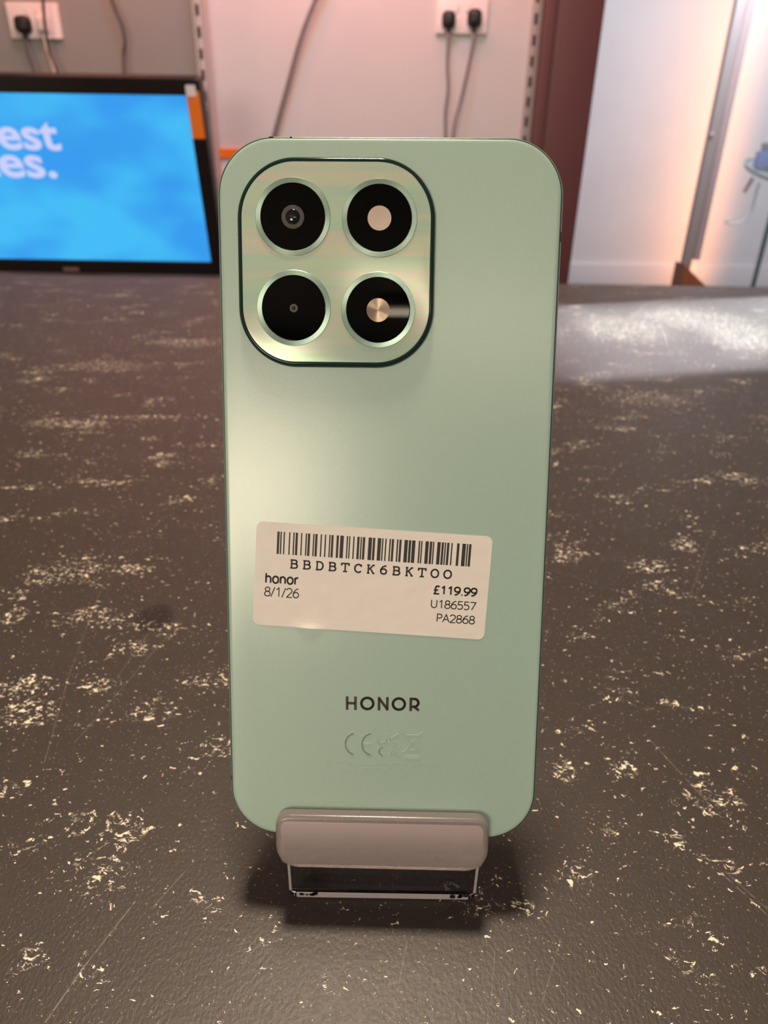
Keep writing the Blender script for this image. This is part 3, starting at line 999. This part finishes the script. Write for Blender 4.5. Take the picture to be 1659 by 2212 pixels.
plug(970, 41, 0.038, 0.042, M['plug'], M['cable'], [(968, 90, .035), (966, 140, .04), (968, 190, .045), (962, 240, .05), (962, 290, .05), (960, 370, .05)], 'black mains plug in the left outlet of the two-plug socket')
plug(1026, 38, 0.040, 0.044, M['plug'], M['cable'], [(1020, 100, .035), (1008, 160, .04), (994, 220, .045), (981, 270, .06), (976, 330, .065), (976, 370, .065)], 'black mains plug in the right outlet of the two-plug socket')
plug(46, 52, 0.044, 0.044, M['plug'], M['cable_dark'], [(60, 110, .035), (72, 145, .04), (84, 185, .05), (92, 215, .05)], 'single black mains plug in the socket above the television')
plug(88, 52, 0.030, 0.045, M['plate'], M['cable_white'], [(100, 105, .03), (112, 140, .03), (124, 180, .04), (130, 210, .05)], 'white mains plug beside the black one above the television', 0.003)
for pts, r, m, lab in (
        ([(90, -60, .06), (94, 20, .05), (100, 75, .05), (108, 115, .045), (124, 150, .05), (134, 200, .06)], 0.0045, M['cable_dark'], 'dark cable hanging across the front of the left wall socket'),
        ([(225, -60, .04), (244, 5, .04), (264, 55, .04), (270, 90, .04), (267, 125, .04), (272, 200, .06)], 0.0055, M['cable_dark'], 'dark curved cable running down to the top of the television'),
        ([(705, -50, .03), (681, 0, .03), (650, 80, .03), (622, 180, .03), (592, 290, .03), (570, 380, .03)], 0.0062, M['cable'], 'grey cable slanting down the middle of the pinkish wall')):
    tag(tube('hanging_cable', [on_wall(x, y, WALLY - o) for x, y, o in pts], r, m), lab, 'cable', 'loose cables on the wall')

# orange framed card on the wall behind the phone
a = on_wall(457, 320, WALLY)
b = on_wall(540, 402, WALLY)
sg = empty('framed_price_card', ((a.x + b.x) / 2, WALLY, b.z))
sg.rotation_euler = (math.radians(90), 0, 0)
tag(sg, 'small white card in an orange frame on the wall behind the phone', 'sign')
cw, chh = b.x - a.x, a.z - b.z
stack('frame', cw, chh, 0.004, [(0, 0.0005), (0, 0.010), (0.001, 0.012), (0.026, 0.012), (0.027, 0.003)], M['orange'], sg, n=3, cy=chh / 2, hole=True)
stack('card', cw - 0.050, chh - 0.050, 0.002, [(0, 0.001), (0, 0.005)], M['white'], sg, n=2, cy=chh / 2)

# ================================================================== glass cabinet in the back room
GY = 4.6
gp = on_wall(1600, 0, GY)
g0 = on_wall(1590, 0, GY).x
g1 = on_wall(1612, 0, GY).x
g2 = on_wall(1629, 0, GY).x
gc = empty('glass_display_cabinet', (g0, GY, FLOOR))
tag(gc, 'tall glass display cabinet with a beige post and bright steel edge', 'cabinet')
HG = 2.3
box('corner_post', (0, -0.02, 0), (g1 - g0, 0.03, HG), M['alu'], gc, bevel=0.003)
box('steel_edge', (g1 - g0 + 0.001, -0.03, 0.42), (g2 - g0, 0.02, HG), M['bright_edge'], gc, bevel=0.004)
box('glass_pane', (g2 - g0 + 0.001, -0.004, 0.02), (1.5, 0.004, HG), M['glass'], gc)
q = on_wall(1645, 540, GY)
e2 = box('pane_edge', (q.x - g0 - 0.006, -0.02, 0.0), (q.x - g0 + 0.008, 0.012, 1.0), M['glass_edge'], gc)
e2['label'] = 'dark teal edge of a glass pane'
bk = on_wall(1592, 292, GY - 0.03)
lathe('lock_button', [(0.010, 0), (0.010, 0.006), (0.007, 0.010), (0, 0.011)], M['bright_edge'], gc, (0.010, -0.021, bk.z - FLOOR), n=20).rotation_euler = (math.radians(90), 0, 0)
box('cabinet_base', (g1 - g0, 0.032, 0.0), (1.5, 0.6, 0.06), M['skirting'], gc)

# what stands in the cabinet: an oval tray with a blue and green pack, its bracket and a loose white cable
TY = GY + 0.25
tc = on_wall(1662, 372, TY)
tr_ = empty('oval_tray', tuple(tc))
tag(tr_, 'grey oval glass tray fixed in the display cabinet', 'tray')
o = lathe('tray_plate', [(0.0, 0.0), (0.15, 0.004), (0.16, 0.020), (0.165, 0.020), (0.155, -0.004), (0.0, -0.008)], M['grey'], tr_, (0, 0, 0), n=48)
o.rotation_euler = (math.radians(18), math.radians(8), 0)
a, b = on_wall(1626, 385, TY), on_wall(1607, 416, TY)
tube('tray_bracket', [a - tc, (a + b) / 2 - tc, b - tc], 0.012, M['redbrown'], tr_)
pk = empty('boxed_item', tuple(on_wall(1645, 366, TY)))
tag(pk, 'blue and green pack with a dark top on the cabinet tray', 'box')
box('blue_side', (-0.045, -0.03, 0.012), (0.03, 0.03, 0.10), M['blue'], pk, bevel=0.006)
box('green_side', (0.031, -0.03, 0.0), (0.12, 0.03, 0.13), M['green'], pk, bevel=0.006)
box('dark_top', (-0.025, -0.028, 0.101), (0.03, 0.028, 0.145), M['charcoal'], pk, bevel=0.006)
tag(tube('loose_cable', [on_wall(x, y, TY) for x, y in ((1640, 395), (1630, 430), (1622, 460), (1600, 480), (1578, 484), (1568, 478), (1582, 470))], 0.008, M['cable_white']),
    'white cable curling down inside the display cabinet', 'cable')
# wedge made up for an orange-lit wall return, glow put into its colour
wp = on_wall(1466, 566, 4.4)
wq = on_wall(1512, 612, 4.4)
tag(mesh('lit_return_wedge', [(wp.x, 4.30, wp.z), (wp.x, 4.45, wp.z), (wp.x, 4.30, FLOOR), (wp.x, 4.45, FLOOR), (wp.x + (wq.x - wp.x) * (wp.z - FLOOR) / (wp.z - wq.z), 4.30, FLOOR), (wp.x + (wq.x - wp.x) * (wp.z - FLOOR) / (wp.z - wq.z), 4.45, FLOOR)],
         [(0, 2, 4), (1, 5, 3), (0, 1, 3, 2), (0, 4, 5, 1), (2, 3, 5, 4)], M['wedge']), 'orange-brown wedge standing in for a lit wall return beside the glass cabinet', 'wedge')

# ceiling tube lamp of the shop floor behind the camera (its reflection crosses the lower lenses)
M['tube'] = mat('lit_tube', (0.9, 0.9, 0.9), 0.4)
_b = M['tube'].node_tree.nodes['Principled BSDF']
_b.inputs['Emission Color'].default_value = (1.0, 0.84, 0.62, 1)
_b.inputs['Emission Strength'].default_value = 55.0
tl_ = empty('ceiling_tube_lamp', (0.48, -2.625, CEIL))
tag(tl_, 'long ceiling tube lamp over the shop floor', 'lamp')
box('lamp_housing', (-0.64, -0.04, -0.045), (0.64, 0.04, 0.0), M['skirting'], tl_, bevel=0.004)
tube('lamp_tube', [(-0.6, 0, -0.060), (0, 0, -0.060), (0.6, 0, -0.060)], 0.013, M['tube'], tl_)
